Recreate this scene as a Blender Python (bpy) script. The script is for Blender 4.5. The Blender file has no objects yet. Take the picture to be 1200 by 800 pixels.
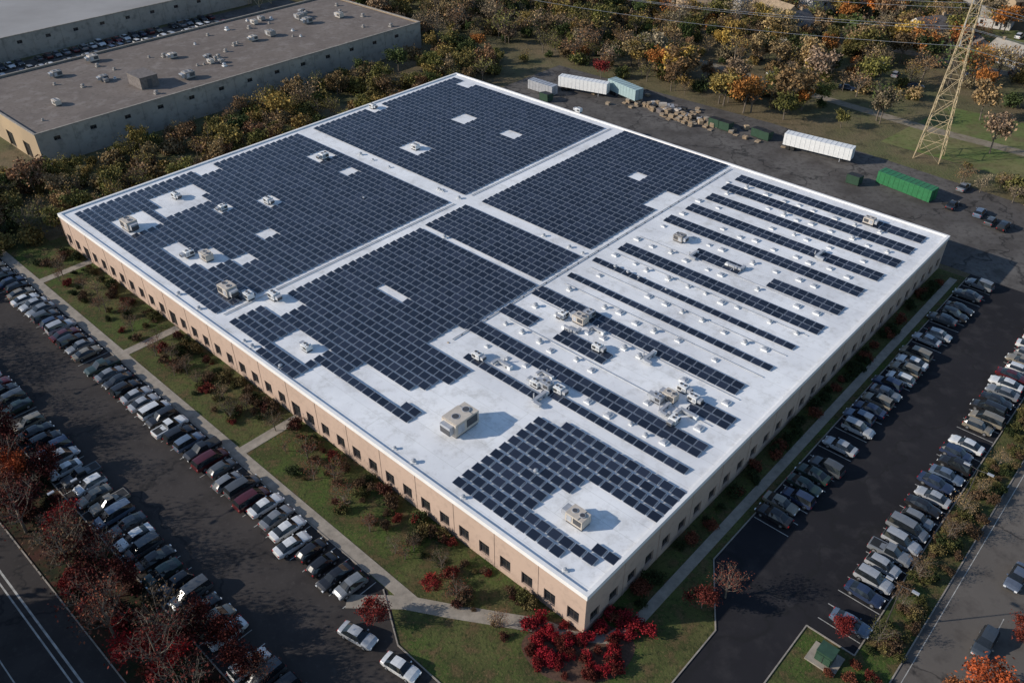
import bpy, bmesh, math, random
import numpy as np
from mathutils import Vector, Matrix
random.seed(7); RS=np.random.RandomState(7)
S=bpy.context.scene
# ---------------------------------------------------------------- frame
FPX=988.0; PIT=math.radians(36.7); HC=88.0; RH=7.0
sp,cp=math.sin(PIT),math.cos(PIT)
def G(u,v,h=0.0):
    du=u-600; dv=v-400
    k=(HC-h)/(FPX*sp+dv*cp)
    return (du*k,(FPX*cp-dv*sp)*k)
NX,NY=8.58,59.75
AX,AY=-0.7372,0.6757; BX,BY=0.6757,0.7372
LA,LB=135.5,112.0
ANG_A=math.atan2(AY,AX); ANG_B=math.atan2(BY,BX)
def AB(a,b,z=0.0): return (NX+a*AX+b*BX, NY+a*AY+b*BY, z)
def toab(x,y):
    x-=NX;y-=NY
    return (x*AX+y*AY, x*BX+y*BY)
def RP(u,v): return toab(*G(u,v,RH))
def GP(u,v): return toab(*G(u,v,0))
# ---------------------------------------------------------------- materials
def newmat(name):
    m=bpy.data.materials.new(name); m.use_nodes=True
    nt=m.node_tree; b=nt.nodes['Principled BSDF']
    return m,nt,b
def N(nt,t,**k):
    n=nt.nodes.new(t)
    for a,v in k.items():
        setattr(n,a,v)
    return n
def ramp(nt,fac,stops):
    r=N(nt,'ShaderNodeValToRGB')
    e=r.color_ramp.elements
    while len(e)<len(stops): e.new(0.5)
    for i,(p,c) in enumerate(stops):
        e[i].position=p; e[i].color=(c[0],c[1],c[2],1)
    nt.links.new(fac,r.inputs[0]); return r.outputs[0]
def noise(nt,scale,detail=4,rough=0.6,coord='Object',dist=0.0):
    tc=N(nt,'ShaderNodeTexCoord'); n=N(nt,'ShaderNodeTexNoise')
    n.inputs['Scale'].default_value=scale; n.inputs['Detail'].default_value=detail
    n.inputs['Roughness'].default_value=rough; n.inputs['Distortion'].default_value=dist
    nt.links.new(tc.outputs[coord],n.inputs['Vector']); return n.outputs['Fac']
def mix(nt,f,a,b,mode='MIX'):
    m=N(nt,'ShaderNodeMix',data_type='RGBA',blend_type=mode)
    for sock,val in ((m.inputs[0],f),(m.inputs[6],a),(m.inputs[7],b)):
        if hasattr(val,'is_linked') : nt.links.new(val,sock)
        elif isinstance(val,(int,float)): sock.default_value=val
        else: sock.default_value=(val[0],val[1],val[2],1)
    return m.outputs[2]
def bump(nt,b,h,strength=0.3,dist=0.05):
    bp=N(nt,'ShaderNodeBump'); bp.inputs['Strength'].default_value=strength; bp.inputs['Distance'].default_value=dist
    nt.links.new(h,bp.inputs['Height']); nt.links.new(bp.outputs[0],b.inputs['Normal'])
def simple(name,c,rough=0.7,metal=0.0,var=0.25,scale=1.5,spec=None):
    m,nt,b=newmat(name)
    f=noise(nt,scale,5,0.65)
    lo=[x*(1-var) for x in c]; hi=[min(1,x*(1+var)) for x in c]
    col=ramp(nt,f,[(0.3,lo),(0.7,hi)])
    nt.links.new(col,b.inputs['Base Color'])
    b.inputs['Roughness'].default_value=rough; b.inputs['Metallic'].default_value=metal
    if spec is not None: b.inputs['Specular IOR Level'].default_value=spec
    return m
def multi(name,layers,base,rough=0.95,bmp=None,crack=None):
    m,nt,b=newmat(name)
    cur=base
    for (sc,de,lo,hi,col) in layers:
        f=noise(nt,sc,de,0.6)
        mr=N(nt,'ShaderNodeMapRange'); mr.inputs[1].default_value=lo; mr.inputs[2].default_value=hi
        nt.links.new(f,mr.inputs[0])
        cur=mix(nt,mr.outputs[0],cur,col)
    if crack:
        tc=N(nt,'ShaderNodeTexCoord'); vo=N(nt,'ShaderNodeTexVoronoi',feature='DISTANCE_TO_EDGE'); vo.inputs['Scale'].default_value=crack
        nz=N(nt,'ShaderNodeTexNoise'); nz.inputs['Scale'].default_value=0.3; nz.inputs['Detail'].default_value=5
        va=N(nt,'ShaderNodeVectorMath',operation='MULTIPLY_ADD'); va.inputs[1].default_value=(9,9,0)
        nt.links.new(tc.outputs['Object'],nz.inputs['Vector']); nt.links.new(nz.outputs['Color'],va.inputs[0]); nt.links.new(tc.outputs['Object'],va.inputs[2]); nt.links.new(va.outputs[0],vo.inputs['Vector'])
        mr=N(nt,'ShaderNodeMapRange'); mr.inputs[1].default_value=0.0; mr.inputs[2].default_value=0.018; mr.inputs[3].default_value=0.75; mr.inputs[4].default_value=0
        nt.links.new(vo.outputs['Distance'],mr.inputs[0]); cur=mix(nt,mr.outputs[0],cur,(0.016,0.016,0.017))
    nt.links.new(cur,b.inputs['Base Color']); b.inputs['Roughness'].default_value=rough
    b.inputs['Specular IOR Level'].default_value=0.15
    if bmp: bump(nt,b,noise(nt,bmp[0],4),bmp[1],bmp[2])
    return m
M={}
M['ground']=multi('field_ground',[(0.012,5,0.42,0.58,(0.10,0.105,0.045)),(0.05,6,0.45,0.65,(0.16,0.12,0.07)),(0.25,6,0.5,0.7,(0.05,0.048,0.025)),(2.0,4,0.5,0.75,(0.16,0.13,0.075))],(0.11,0.085,0.05),bmp=(1.5,0.6,0.3))
M['lawn']=multi('lawn_grass',[(0.06,5,0.4,0.6,(0.095,0.095,0.035)),(0.25,6,0.42,0.62,(0.05,0.055,0.02)),(0.5,6,0.5,0.66,(0.11,0.078,0.038)),(1.6,5,0.5,0.7,(0.03,0.038,0.014)),(4,4,0.56,0.72,(0.16,0.115,0.055))],(0.055,0.088,0.02),bmp=(3,0.7,0.15))
M['meadow']=multi('meadow_grass',[(0.03,5,0.45,0.6,(0.17,0.16,0.07)),(0.15,6,0.48,0.65,(0.13,0.11,0.055)),(0.8,5,0.5,0.7,(0.08,0.09,0.03))],(0.11,0.145,0.045))
M['dirt']=multi('dirt_track',[(0.08,5,0.4,0.65,(0.20,0.17,0.12)),(0.6,5,0.5,0.7,(0.12,0.10,0.06))],(0.25,0.21,0.16))
M['litter']=multi('leaf_litter',[(0.2,6,0.42,0.62,(0.055,0.025,0.018)),(1.2,5,0.5,0.65,(0.075,0.03,0.02)),(0.5,5,0.5,0.7,(0.016,0.018,0.01))],(0.025,0.03,0.013),bmp=(3,0.5,0.1))
M['asphalt']=multi('asphalt',[(0.03,5,0.4,0.65,(0.056,0.049,0.046)),(0.2,6,0.45,0.7,(0.033,0.029,0.028)),(1.5,5,0.55,0.75,(0.062,0.055,0.052))],(0.043,0.038,0.036),0.9,crack=0.05)
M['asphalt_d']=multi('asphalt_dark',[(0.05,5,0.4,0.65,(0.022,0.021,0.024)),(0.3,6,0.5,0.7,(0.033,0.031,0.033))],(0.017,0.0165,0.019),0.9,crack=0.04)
M['asphalt_y']=multi('asphalt_yard',[(0.04,6,0.4,0.6,(0.13,0.12,0.11)),(0.15,6,0.45,0.65,(0.07,0.063,0.058)),(0.9,6,0.5,0.7,(0.055,0.05,0.045))],(0.09,0.083,0.078),0.95,crack=0.05)
M['asphalt_r']=multi('asphalt_road',[(0.05,6,0.4,0.6,(0.135,0.12,0.105)),(0.4,6,0.5,0.7,(0.08,0.07,0.062))],(0.105,0.093,0.082),0.95,crack=0.05)
M['concrete']=simple('concrete',(0.27,0.235,0.19),0.9,var=0.25,scale=0.8)
M['curb']=simple('curb_concrete',(0.26,0.23,0.195),0.9,var=0.3,scale=1)
M['paint']=simple('road_paint',(0.36,0.35,0.32),0.8,var=0.45,scale=1.0)
M['mulch']=simple('mulch',(0.085,0.045,0.028),0.95,var=0.5,scale=3)
M['wall']=multi('precast_wall',[(0.08,4,0.4,0.65,(0.49,0.36,0.28)),(0.9,5,0.5,0.75,(0.38,0.28,0.22))],(0.45,0.33,0.255),0.85)
M['coping']=simple('white_coping',(0.76,0.74,0.71),0.6,var=0.06,scale=0.5)
M['glass']=simple('window_glass',(0.018,0.02,0.024),0.12,var=0.3)
M['dframe']=simple('dark_frame',(0.05,0.045,0.04),0.5)
M['alum']=simple('aluminium',(0.40,0.44,0.50),0.4,0.5,0.1)
M['hvac']=simple('hvac_paint',(0.50,0.44,0.37),0.6,var=0.15)
M['hvacg']=simple('hvac_galvanised',(0.42,0.43,0.45),0.45,0.3,0.2)
M['aged']=simple('aged_metal',(0.27,0.25,0.23),0.7,0.1,0.3)
M['black']=simple('black_rubber',(0.015,0.015,0.015),0.7)
M['darkvent']=simple('dark_louver',(0.06,0.06,0.065),0.6)
M['bark']=simple('bark',(0.15,0.12,0.09),0.95,var=0.35,scale=2)
M['steel']=simple('weathered_steel',(0.45,0.35,0.21),0.6,0.2,0.2)
M['wire']=simple('wire_metal',(0.4,0.4,0.4),0.4,0.6)
M['white']=simple('white_panel',(0.72,0.72,0.70),0.55,var=0.1)
M['green']=simple('green_panel',(0.025,0.15,0.055),0.5,var=0.2)
M['dkgreen']=simple('dark_green_panel',(0.025,0.06,0.035),0.6,var=0.2)
M['teal']=simple('teal_panel',(0.30,0.40,0.40),0.5,var=0.1)
M['wood']=simple('pallet_wood',(0.30,0.22,0.14),0.9,var=0.4)
M['shingle']=simple('roof_shingle',(0.14,0.12,0.11),0.9,var=0.3)
M['siding']=simple('house_siding',(0.50,0.48,0.45),0.8,var=0.15)
M['oldroof']=multi('gravel_roof',[(0.02,6,0.4,0.62,(0.19,0.16,0.14)),(0.09,6,0.45,0.65,(0.15,0.125,0.11)),(0.3,6,0.5,0.68,(0.22,0.19,0.17)),(1.0,5,0.5,0.7,(0.13,0.11,0.095))],(0.165,0.137,0.118),0.95)
M['greyroof']=multi('grey_roof',[(0.03,6,0.4,0.62,(0.32,0.31,0.30))],(0.26,0.25,0.24),0.95)
M['tanwall']=multi('tan_wall',[(0.1,4,0.4,0.65,(0.40,0.30,0.19))],(0.33,0.25,0.165),0.9)
M['greywall']=multi('grey_wall',[(0.1,6,0.4,0.65,(0.36,0.33,0.28)),(0.6,5,0.5,0.7,(0.2,0.185,0.16))],(0.29,0.265,0.23),0.9)
M['chrome']=simple('wheel_rim',(0.5,0.5,0.5),0.35,0.8)
M['lamp']=simple('headlamp',(0.7,0.7,0.68),0.2)
M['tail']=simple('tail_lamp',(0.35,0.01,0.01),0.3)
M['cglass']=simple('car_glass',(0.012,0.015,0.018),0.08)
m,nt,b=newmat('roof_membrane')
tc=N(nt,'ShaderNodeTexCoord'); mp=N(nt,'ShaderNodeMapping'); mp.inputs['Rotation'].default_value=(0,0,-ANG_A)
nt.links.new(tc.outputs['Object'],mp.inputs['Vector'])
br=N(nt,'ShaderNodeTexBrick'); br.inputs['Scale'].default_value=1.0; br.inputs['Mortar Size'].default_value=0.05
br.inputs['Brick Width'].default_value=30; br.inputs['Row Height'].default_value=3.0
br.inputs['Color1'].default_value=(0.83,0.83,0.82,1); br.inputs['Color2'].default_value=(0.79,0.79,0.785,1); br.inputs['Mortar'].default_value=(0.69,0.69,0.67,1)
nt.links.new(mp.outputs[0],br.inputs['Vector'])
f=noise(nt,0.07,7,0.65); f2=noise(nt,0.5,6,0.7)
c=mix(nt,1.0,br.outputs['Color'],ramp(nt,f,[(0.35,(0.80,0.80,0.81)),(0.62,(1,1,1))]),'MULTIPLY')
c=mix(nt,1.0,c,ramp(nt,f2,[(0.3,(0.76,0.75,0.73)),(0.5,(1,1,1))]),'MULTIPLY')
nt.links.new(c,b.inputs['Base Color']); b.inputs['Roughness'].default_value=0.6; M['membrane']=m
m,nt,b=newmat('solar_glass')
g=N(nt,'ShaderNodeNewGeometry')
c=ramp(nt,g.outputs['Random Per Island'],[(0,(0.010,0.014,0.025)),(0.6,(0.014,0.020,0.035)),(1,(0.023,0.030,0.050))])
nt.links.new(c,b.inputs['Base Color']); b.inputs['Roughness'].default_value=0.22; M['solar']=m
m,nt,b=newmat('car_paint')
oi=N(nt,'ShaderNodeObjectInfo'); f=noise(nt,3,3)
c=mix(nt,1.0,oi.outputs['Color'],ramp(nt,f,[(0.3,(0.85,0.85,0.85)),(0.7,(1,1,1))]),'MULTIPLY')
nt.links.new(c,b.inputs['Base Color']); b.inputs['Roughness'].default_value=0.32; b.inputs['Metallic'].default_value=0.15
b.inputs['Coat Weight'].default_value=0.6; b.inputs['Coat Roughness'].default_value=0.08; M['paintcar']=m
m,nt,b=newmat('foliage')
oi=N(nt,'ShaderNodeObjectInfo'); g=N(nt,'ShaderNodeNewGeometry')
r1=ramp(nt,g.outputs['Random Per Island'],[(0,(0.5,0.5,0.5)),(0.5,(0.95,0.95,0.93)),(1,(1.6,1.55,1.4))])
f=noise(nt,0.55,3); r2=ramp(nt,f,[(0.35,(0.68,0.68,0.72)),(0.65,(1.25,1.22,1.12))])
c=mix(nt,1.0,oi.outputs['Color'],r1,'MULTIPLY'); c=mix(nt,1.0,c,r2,'MULTIPLY')
nt.links.new(c,b.inputs['Base Color']); b.inputs['Roughness'].default_value=0.85; b.inputs['Specular IOR Level'].default_value=0.15
M['leaf']=m
# ---------------------------------------------------------------- mesh builder
class MB:
    def __init__(s): s.v=[];s.f=[];s.m=[];s.mats=[]
    def mi(s,k):
        if k not in s.mats: s.mats.append(k)
        return s.mats.index(k)
    def add(s,vs,fs,k):
        o=len(s.v); s.v+=[tuple(x) for x in vs]; i=s.mi(k)
        for f in fs: s.f.append(tuple(o+j for j in f)); s.m.append(i)
    def hexa(s,vs,k): s.add(vs,[(0,3,2,1),(4,5,6,7),(0,1,5,4),(1,2,6,5),(2,3,7,6),(3,0,4,7)],k)
    def box(s,c,d,k,rz=0):
        cx,cy,cz=c; hx,hy,hz=d[0]/2,d[1]/2,d[2]/2; cs,sn=math.cos(rz),math.sin(rz); vs=[]
        for z in(-hz,hz):
            for x,y in((-hx,-hy),(hx,-hy),(hx,hy),(-hx,hy)): vs.append((cx+x*cs-y*sn,cy+x*sn+y*cs,cz+z))
        s.hexa(vs,k)
    def bab(s,a0,a1,b0,b1,z0,z1,k):
        s.hexa([AB(a0,b0,z0),AB(a0,b1,z0),AB(a1,b1,z0),AB(a1,b0,z0),AB(a0,b0,z1),AB(a0,b1,z1),AB(a1,b1,z1),AB(a1,b0,z1)],k)
    def tube(s,p0,p1,r0,r1,n,k,cap=False):
        p0=Vector(p0);p1=Vector(p1);d=(p1-p0)
        if d.length<1e-6:return
        q=d.to_track_quat('Z','Y'); vs=[]
        for p,r in((p0,r0),(p1,r1)):
            for i in range(n):
                t=2*math.pi*i/n; vs.append(p+q@Vector((r*math.cos(t),r*math.sin(t),0)))
        fs=[(i,(i+1)%n,n+(i+1)%n,n+i) for i in range(n)]
        if cap: fs+=[tuple(range(n-1,-1,-1)),tuple(range(n,2*n))]
        s.add(vs,fs,k)
    def mesh(s,name,fix=False,smooth=False):
        me=bpy.data.meshes.new(name); me.from_pydata(s.v,[],s.f)
        for k in s.mats: me.materials.append(M[k])
        me.polygons.foreach_set('material_index',s.m)
        if fix:
            bm=bmesh.new(); bm.from_mesh(me); bmesh.ops.recalc_face_normals(bm,faces=bm.faces); bm.to_mesh(me); bm.free()
        if smooth: me.polygons.foreach_set('use_smooth',[True]*len(me.polygons))
        me.update(); return me
    def obj(s,name,parent=None,**k):
        return link(name,s.mesh(name,**k),parent)
def link(name,me,parent=None,loc=(0,0,0),rz=0,sc=None,col=None):
    o=bpy.data.objects.new(name,me); S.collection.objects.link(o)
    o.location=loc; o.rotation_euler=(0,0,rz)
    if sc is not None: o.scale=(sc,sc,sc) if isinstance(sc,(int,float)) else sc
    if col is not None: o.color=(col[0],col[1],col[2],1)
    if parent: o.parent=parent
    return o
def empty(name): return link(name,None)
def sheet(name,pts,z,k,parent=None):
    me=bpy.data.meshes.new(name)
    me.from_pydata([(p[0],p[1],z) for p in pts],[],[tuple(range(len(pts)))])
    me.materials.append(M[k]); 
    if me.polygons[0].normal.z<0: me.flip_normals()
    return link(name,me,parent)
def abr(a0,a1,b0,b1): return [AB(a0,b0),AB(a1,b0),AB(a1,b1),AB(a0,b1)]
def abp(l): return [AB(*p) for p in l]
# ---------------------------------------------------------------- ground
sheet('ground',[(-3000,-3000),(3000,-3000),(3000,3000),(-3000,3000)],0,'ground')
sheet('lawn',abp([(190,-11.7),(22,-11.7),(16,-16),(-11.3,-30),(-11.3,11),(-5.5,20),(-5.5,112),(140,112),(140,-2),(190,-2)]),0.01,'lawn')
sheet('parking_lot',abp([(190,-32),(190,-11.7),(22,-11.7),(15,-16),(-60,-16),(-60,-32)]),0.02,'asphalt')
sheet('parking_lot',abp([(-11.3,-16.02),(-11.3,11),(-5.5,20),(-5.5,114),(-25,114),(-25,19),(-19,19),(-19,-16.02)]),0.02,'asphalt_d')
sheet('rear_yard',abp([(-29,114.02),(-29,150),(10,153),(60,156),(132,153),(132,114.02)]),0.02,'asphalt_y')
sheet('grass_verge',abp([(190,-40),(190,-32.02),(-60,-32.02),(-60,-40)]),0.01,'litter')
sheet('road',abp([(260,-58),(260,-40),(-60,-40),(-60,-58)]),0.02,'asphalt')
sheet('road',abp([(-29.5,-39.9),(-29.5,240),(-43,240),(-43,-39.9)]),0.03,'asphalt_r')
sheet('grass_median',abp([(-25,19.02),(-25,150),(-29.4,150),(-29.4,-30),(-19.02,-30),(-19.02,19.02)]),0.012,'lawn')
sheet('meadow',abp([(34,164),(-28,164),(-28,205),(30,200)]),0.01,'meadow')
sheet('meadow',abp([(-45,40),(-45,230),(-140,230),(-140,40)]),0.01,'meadow')
sheet('meadow',abp([(45,250),(-28,250),(-28,300),(20,300),(55,275)]),0.01,'meadow')
sheet('dirt_track',abp([(-28,180),(30,178.5),(60,181),(100,184),(150,181),(150,184),(100,187.5),(60,184.5),(30,182.5),(-28,184)]),0.02,'dirt')
sheet('dirt_track',abp([(-28,238),(60,236),(140,243),(140,247),(60,241),(-28,243)]),0.02,'dirt')
sheet('parking_lot',abp([(226,-60),(226,140),(259,140),(259,-60)]),0.02,'asphalt_y')
# paths
pw=MB()
pw.bab(18,190,-11.6,-9.9,0.0,0.06,'concrete')
for a in(91.5,125,56): pw.bab(a,a+1.8,-9.9,-0.1,0.0,0.055,'concrete')
def strip(mb,pts,w,z,k):
    P=[Vector(AB(*p,0)) for p in pts]; Lf=[];Rt=[]
    for i,p in enumerate(P):
        d0=(P[i]-P[i-1]).normalized() if i>0 else (P[1]-P[0]).normalized()
        d1=(P[i+1]-P[i]).normalized() if i<len(P)-1 else d0
        d=(d0+d1).normalized(); n=Vector((-d.y,d.x,0)); n*=w/2/max(.4,d.dot(d0)); Lf.append(p+n);Rt.append(p-n)
    for i in range(len(P)-1):
        q=[Rt[i],Rt[i+1],Lf[i+1],Lf[i]]
        mb.add(q+[x+Vector((0,0,z)) for x in q],[(4,5,6,7),(0,1,5,4),(2,3,7,6)],k)
strip(pw,[(24.5,-16.2),(19,-11.4),(14,-8.5),(4.5,-2.6),(0.6,-1.4)],2.0,0.067,'concrete')
strip(pw,[(-3.7,6),(-3.7,60),(-3.7,110)],1.4,0.06,'concrete')
strip(pw,[(-3.7,6),(-2.6,1.5),(0.6,-1.0)],1.4,0.05,'concrete')
pw.obj('sidewalk')
cb=MB()
def curb(pts,w=0.16,h=0.13):
    for i in range(len(pts)-1):
        p=Vector(AB(*pts[i],0));q=Vector(AB(*pts[i+1],0)); d=(q-p).normalized(); n=Vector((-d.y,d.x,0))*w/2
        cb.hexa([p-n,q-n,q+n,p+n]+[x+Vector((0,0,h+0.002*(i%3))) for x in(p-n,q-n,q+n,p+n)],'curb')
curb([(190,-11.75),(25.4,-11.75)]); curb([(22.5,-12),(15.2,-16),(-11,-16)])
curb([(190,-32),(-60,-32)]); curb([(190,-40),(-19,-40)])
curb([(-11.3,-16),(-11.3,11),(-5.5,20),(-5.5,112)]); curb([(-25,150),(-25,19),(-19,19),(-19,-30)])
curb([(-29.45,-30),(-29.45,150)]); curb([(-43,-39),(-43,200)])
cb.obj('curb',fix=True)
mk=MB()
def mline(a0,b0,a1,b1,w=0.12,z=0.034):
    p=Vector(AB(a0,b0,z));q=Vector(AB(a1,b1,z)); d=(q-p).normalized(); n=Vector((-d.y,d.x,0))*w/2
    mk.add([p-n,q-n,q+n,p+n],[(0,1,2,3)],'paint')
PP=2.72
for i in range(44):
    a=22.5+i*PP-PP/2+2.9
    mline(a,-11.9,a,-17.2)
for i in range(58): mline(12+i*PP-PP/2,-26.4,12+i*PP-PP/2,-31.9)
for i in range(31): mline(-5.7,30+i*PP,-10.8,30+i*PP)
for i in range(33): mline(-19.5,21+i*PP,-24.8,21+i*PP)
mline(200,-43.3,-50,-43.3,0.25); mline(200,-44.1,-50,-44.1,0.2); mline(200,-48.5,-50,-48.5,0.15)
mline(-30.4,-30,-30.4,200,0.1,0.044)
for b in range(-30,200,9): mline(-36.2,b,-36.2,b+3,0.1,0.044)
mk.obj('road_marking')
# ---------------------------------------------------------------- main building
bld=empty('warehouse_building')
def wall(mb,P,Lw,top,wins,k,rec=0.25):
    us=sorted(set([0,Lw]+[x for w in wins for x in w[:2]])); zs=sorted(set([0,top]+[x for w in wins for x in w[2:4]]))
    W=set()
    for w in wins:
        for i in range(len(us)-1):
            if us[i]>=w[0]-1e-6 and us[i+1]<=w[1]+1e-6:
                for j in range(len(zs)-1):
                    if zs[j]>=w[2]-1e-6 and zs[j+1]<=w[3]+1e-6: W.add((i,j))
    pt=lambda u,o,z:(*P(u,o),z)
    for i in range(len(us)-1):
        u0,u1=us[i],us[i+1]
        for j in range(len(zs)-1):
            z0,z1=zs[j],zs[j+1]
            if (i,j) in W: continue
            mb.add([pt(u0,0,z0),pt(u1,0,z0),pt(u1,0,z1),pt(u0,0,z1)],[(0,1,2,3)],k)
    for (u0,u1,z0,z1) in wins:
        mb.add([pt(u0,0,z0),pt(u1,0,z0),pt(u1,0,z1),pt(u0,0,z1),pt(u0,-rec,z0),pt(u1,-rec,z0),pt(u1,-rec,z1),pt(u0,-rec,z1)],
               [(0,1,5,4),(1,2,6,5),(2,3,7,6),(3,0,4,7)],k)
        mb.add([pt(u0,-rec,z0),pt(u1,-rec,z0),pt(u1,-rec,z1),pt(u0,-rec,z1)],[(0,1,2,3)],'glass')
        um=(u0+u1)/2
        mb.add([pt(um-.05,-rec+.03,z0),pt(um+.05,-rec+.03,z0),pt(um+.05,-rec+.03,z1),pt(um-.05,-rec+.03,z1)],[(0,1,2,3)],'dframe')
        zm=z0+(z1-z0)*0.62
        mb.add([pt(u0,-rec+.035,zm),pt(u1,-rec+.035,zm),pt(u1,-rec+.035,zm+.08),pt(u0,-rec+.035,zm+.08)],[(0,1,2,3)],'dframe')
WT=RH-0.45
wb=MB()
wl=[]; n=37; pitch=LA/n
for i in range(n):
    c=(i+0.5)*pitch
    if abs(c-92.4)<1.8 or abs(c-126)<1.8 or abs(c-57)<1.8: wl.append((c-1.1,c+1.1,0.05,3.0))
    else: wl.append((c-0.9,c+0.9,0.9,3.1))
wall(wb,lambda u,o:AB(u,-o)[:2],LA,WT,wl,'wall')
wr=[((i+0.5)*3.73-0.9,(i+0.5)*3.73+0.9,1.0,3.0) for i in range(30)]
wall(wb,lambda u,o:AB(-o,u)[:2],LB,WT,wr,'wall')
wall(wb,lambda u,o:AB(u,LB+o)[:2],LA,WT,[(x,x+3.5,0.05,3.8) for x in range(20,120,14)],'wall')
wall(wb,lambda u,o:AB(LA+o,u)[:2],LB,WT,[],'wall')
wb.obj('walls',bld)
tr=MB()
for i in range(0,20):
    a=min(i*pitch*2,LA-0.15); tr.bab(a,a+0.14,-0.05,-0.002,0,WT-0.002,'wall')
for i in range(1,15):
    b=i*3.73*2; tr.bab(-0.05,-0.002,b,b+0.14,0,WT-0.002,'wall')
o=0.12;pz=RH+0.28
tr.bab(-o,LA+o,-o,0.4,WT,pz,'coping'); tr.bab(-o,LA+o,LB-0.4,LB+o,WT,pz,'coping')
tr.bab(-o,0.4,0.402,LB-0.402,WT,pz-0.003,'coping'); tr.bab(LA-0.4,LA+o,0.402,LB-0.402,WT,pz-0.003,'coping')
tr.obj('parapet_and_joints',bld,fix=True)
sheet('roof',abr(0.3,LA-0.3,0.3,LB-0.3),RH,'membrane',bld)
# ---------------------------------------------------------------- solar
def inpoly(x,y,P):
    c=False;j=len(P)-1
    for i in range(len(P)):
        if (P[i][1]>y)!=(P[j][1]>y) and x<(P[j][0]-P[i][0])*(y-P[i][1])/(P[j][1]-P[i][1])+P[i][0]: c=not c
        j=i
    return c
def rect(a0,a1,b0,b1): return [(a0,b0),(a1,b0),(a1,b1),(a0,b1)]
EX=[]
def ex(u,v,da,db,sa=0,sb=0):
    a,b=RP(u,v); EX.append((a+sa-da/2,a+sa+da/2,b+sb-db/2,b+sb+db/2))
for e in [(155,262,8,6),(207,232,6,10),(213,243,5,9),(262,244,4,4),(315,237,5,4.5),(312,272,3.5,3.5),(215,297,9,4),(243,304,6,5),(290,304,4,3),(376,184,6,6),(410,202,3,4),(236,197,6,4.5),
          (437,125,7,6),(556,97,5,9),(540,141,4,5),(597,158,4,4),(486,173,7,5.5),(676,130,7,6),(800,168,6,6),(743,208,3,3),(773,235,4.5,7),
          (461,346,6.5,3),(352,406,7,5),(325,352,8,4),(680,592,6,11)]: ex(*e)
PL,PD=1.6,1.32
def array(name,poly,pa=1.68,pb=1.66,tilt=9,oa=0,ob=0,exc=True):
    mb=MB(); a0=min(p[0] for p in poly);a1=max(p[0] for p in poly);b0=min(p[1] for p in poly);b1=max(p[1] for p in poly)
    t=math.radians(tilt); dz=PD*math.sin(t); db=PD*math.cos(t); z0=RH+0.14; fr=0.045
    b=b0+ob+db/2
    while b<b1:
        a=a0+oa+pa/2
        while a<a1:
            if inpoly(a,b,poly) and not(exc and any(e[0]<a<e[1] and e[2]<b<e[3] for e in EX)):
                jz=random.gauss(0,.008)
                def P(x,y,off=0):
                    return AB(a-PL/2+x,b-db/2+y*math.cos(t),z0+y*(math.sin(t)+jz)+off)
                o4=[P(0,0),P(PL,0),P(PL,PD),P(0,PD)]
                i4=[P(fr,fr,.004),P(PL-fr,fr,.004),P(PL-fr,PD-fr,.004),P(fr,PD-fr,.004)]
                mb.add(o4,[(0,1,2,3)],'alum'); mb.add(i4,[(0,1,2,3)],'solar')
                lo=[(p[0],p[1],RH+0.003) for p in (o4[3],o4[2])]
                mb.add([o4[3],o4[2],lo[1],lo[0]],[(0,1,2,3)],'hvacg')
            a+=pa
        b+=pb
    if mb.v: mb.obj(name)
array('solar_panel_array',rect(81.2,132.8,2.2,57.4))
array('solar_panel_array',rect(81.2,132.8,61.2,109.6))
array('solar_panel_array',rect(48.0,77.2,61.4,110.5))
z4=[(77.5,2.0),RP(347,447),RP(372,428),RP(385,437),RP(470,497),RP(492,486),RP(408,438),RP(420,428),RP(497,463),RP(552,432),RP(500,402),(47.6,29.5),(47.6,45.6),(77.5,45.6)]
array('solar_panel_array',z4)
array('solar_panel_array',rect(47.6,77.5,46.8,57.6))
z5=[RP(u,v) for u,v in [(528,565),(640,488),(810,575),(766,614),(682,563),(628,598),(718,655),(694,674)]]
array('solar_panel_array',z5,pa=1.85,pb=1.78,exc=False)
strips=[(107.2,2,3,44),(101.6,2,3,44),(95.4,2,3,44),(88.7,2,3.5,44),(81.6,2,4,44),(74,2,4,17),(74,2,23,33),(66.5,2,4,44),(59.2,1,5,45),(52,1,5,46),(44.3,2,6,46),(36.8,2,3,9),(36.8,2,25,35),(36.5,2,40,46.5),(29.3,2,3,48),(24.6,1,2.5,28),(22.6,1,27,42)]
for (bc,nr,a0,a1) in strips:
    w=1.66*nr
    array('solar_panel_array',rect(a0,a1,bc-w/2,bc+w/2-0.1),exc=False)
# ---------------------------------------------------------------- rooftop equipment
def hvac_mesh(L,W,H,k='hvac'):
    mb=MB(); 
    mb.box((0,0,0.15),(L*0.94,W*0.9,0.3),'darkvent'); mb.box((0,0,0.3+H*0.45),(L,W,H*0.9),k)
    mb.box((L*0.12,0,0.3+H*0.93),(L*0.7,W*1.04,0.08),k)
    for s in(-1,1):
        mb.box((-L*0.2,s*(W/2+0.02),0.3+H*0.5),(L*0.45,0.05,H*0.55),'darkvent')
        mb.box((L*0.27,s*(W/2+0.02),0.3+H*0.45),(L*0.28,0.04,H*0.6),'hvacg')
    for x in(-0.25,0.2):
        mb.tube((L*x,0,0.3+H*0.9),(L*x,0,0.3+H*0.9+0.15),W*0.22,W*0.22,14,'hvacg',True)
        mb.tube((L*x,0,0.3+H*0.9+.15),(L*x,0,0.3+H*0.9+0.16),W*0.18,W*0.18,14,'darkvent',True)
    mb.box((L/2+0.35,0,0.3+H*0.5),(0.7,W*0.7,H*0.6),'hvacg'); mb.box((L/2+0.72,0,0.3+H*0.4),(0.06,W*0.66,H*0.4),'darkvent')
    return mb.mesh('hvac_unit',fix=True)
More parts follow.
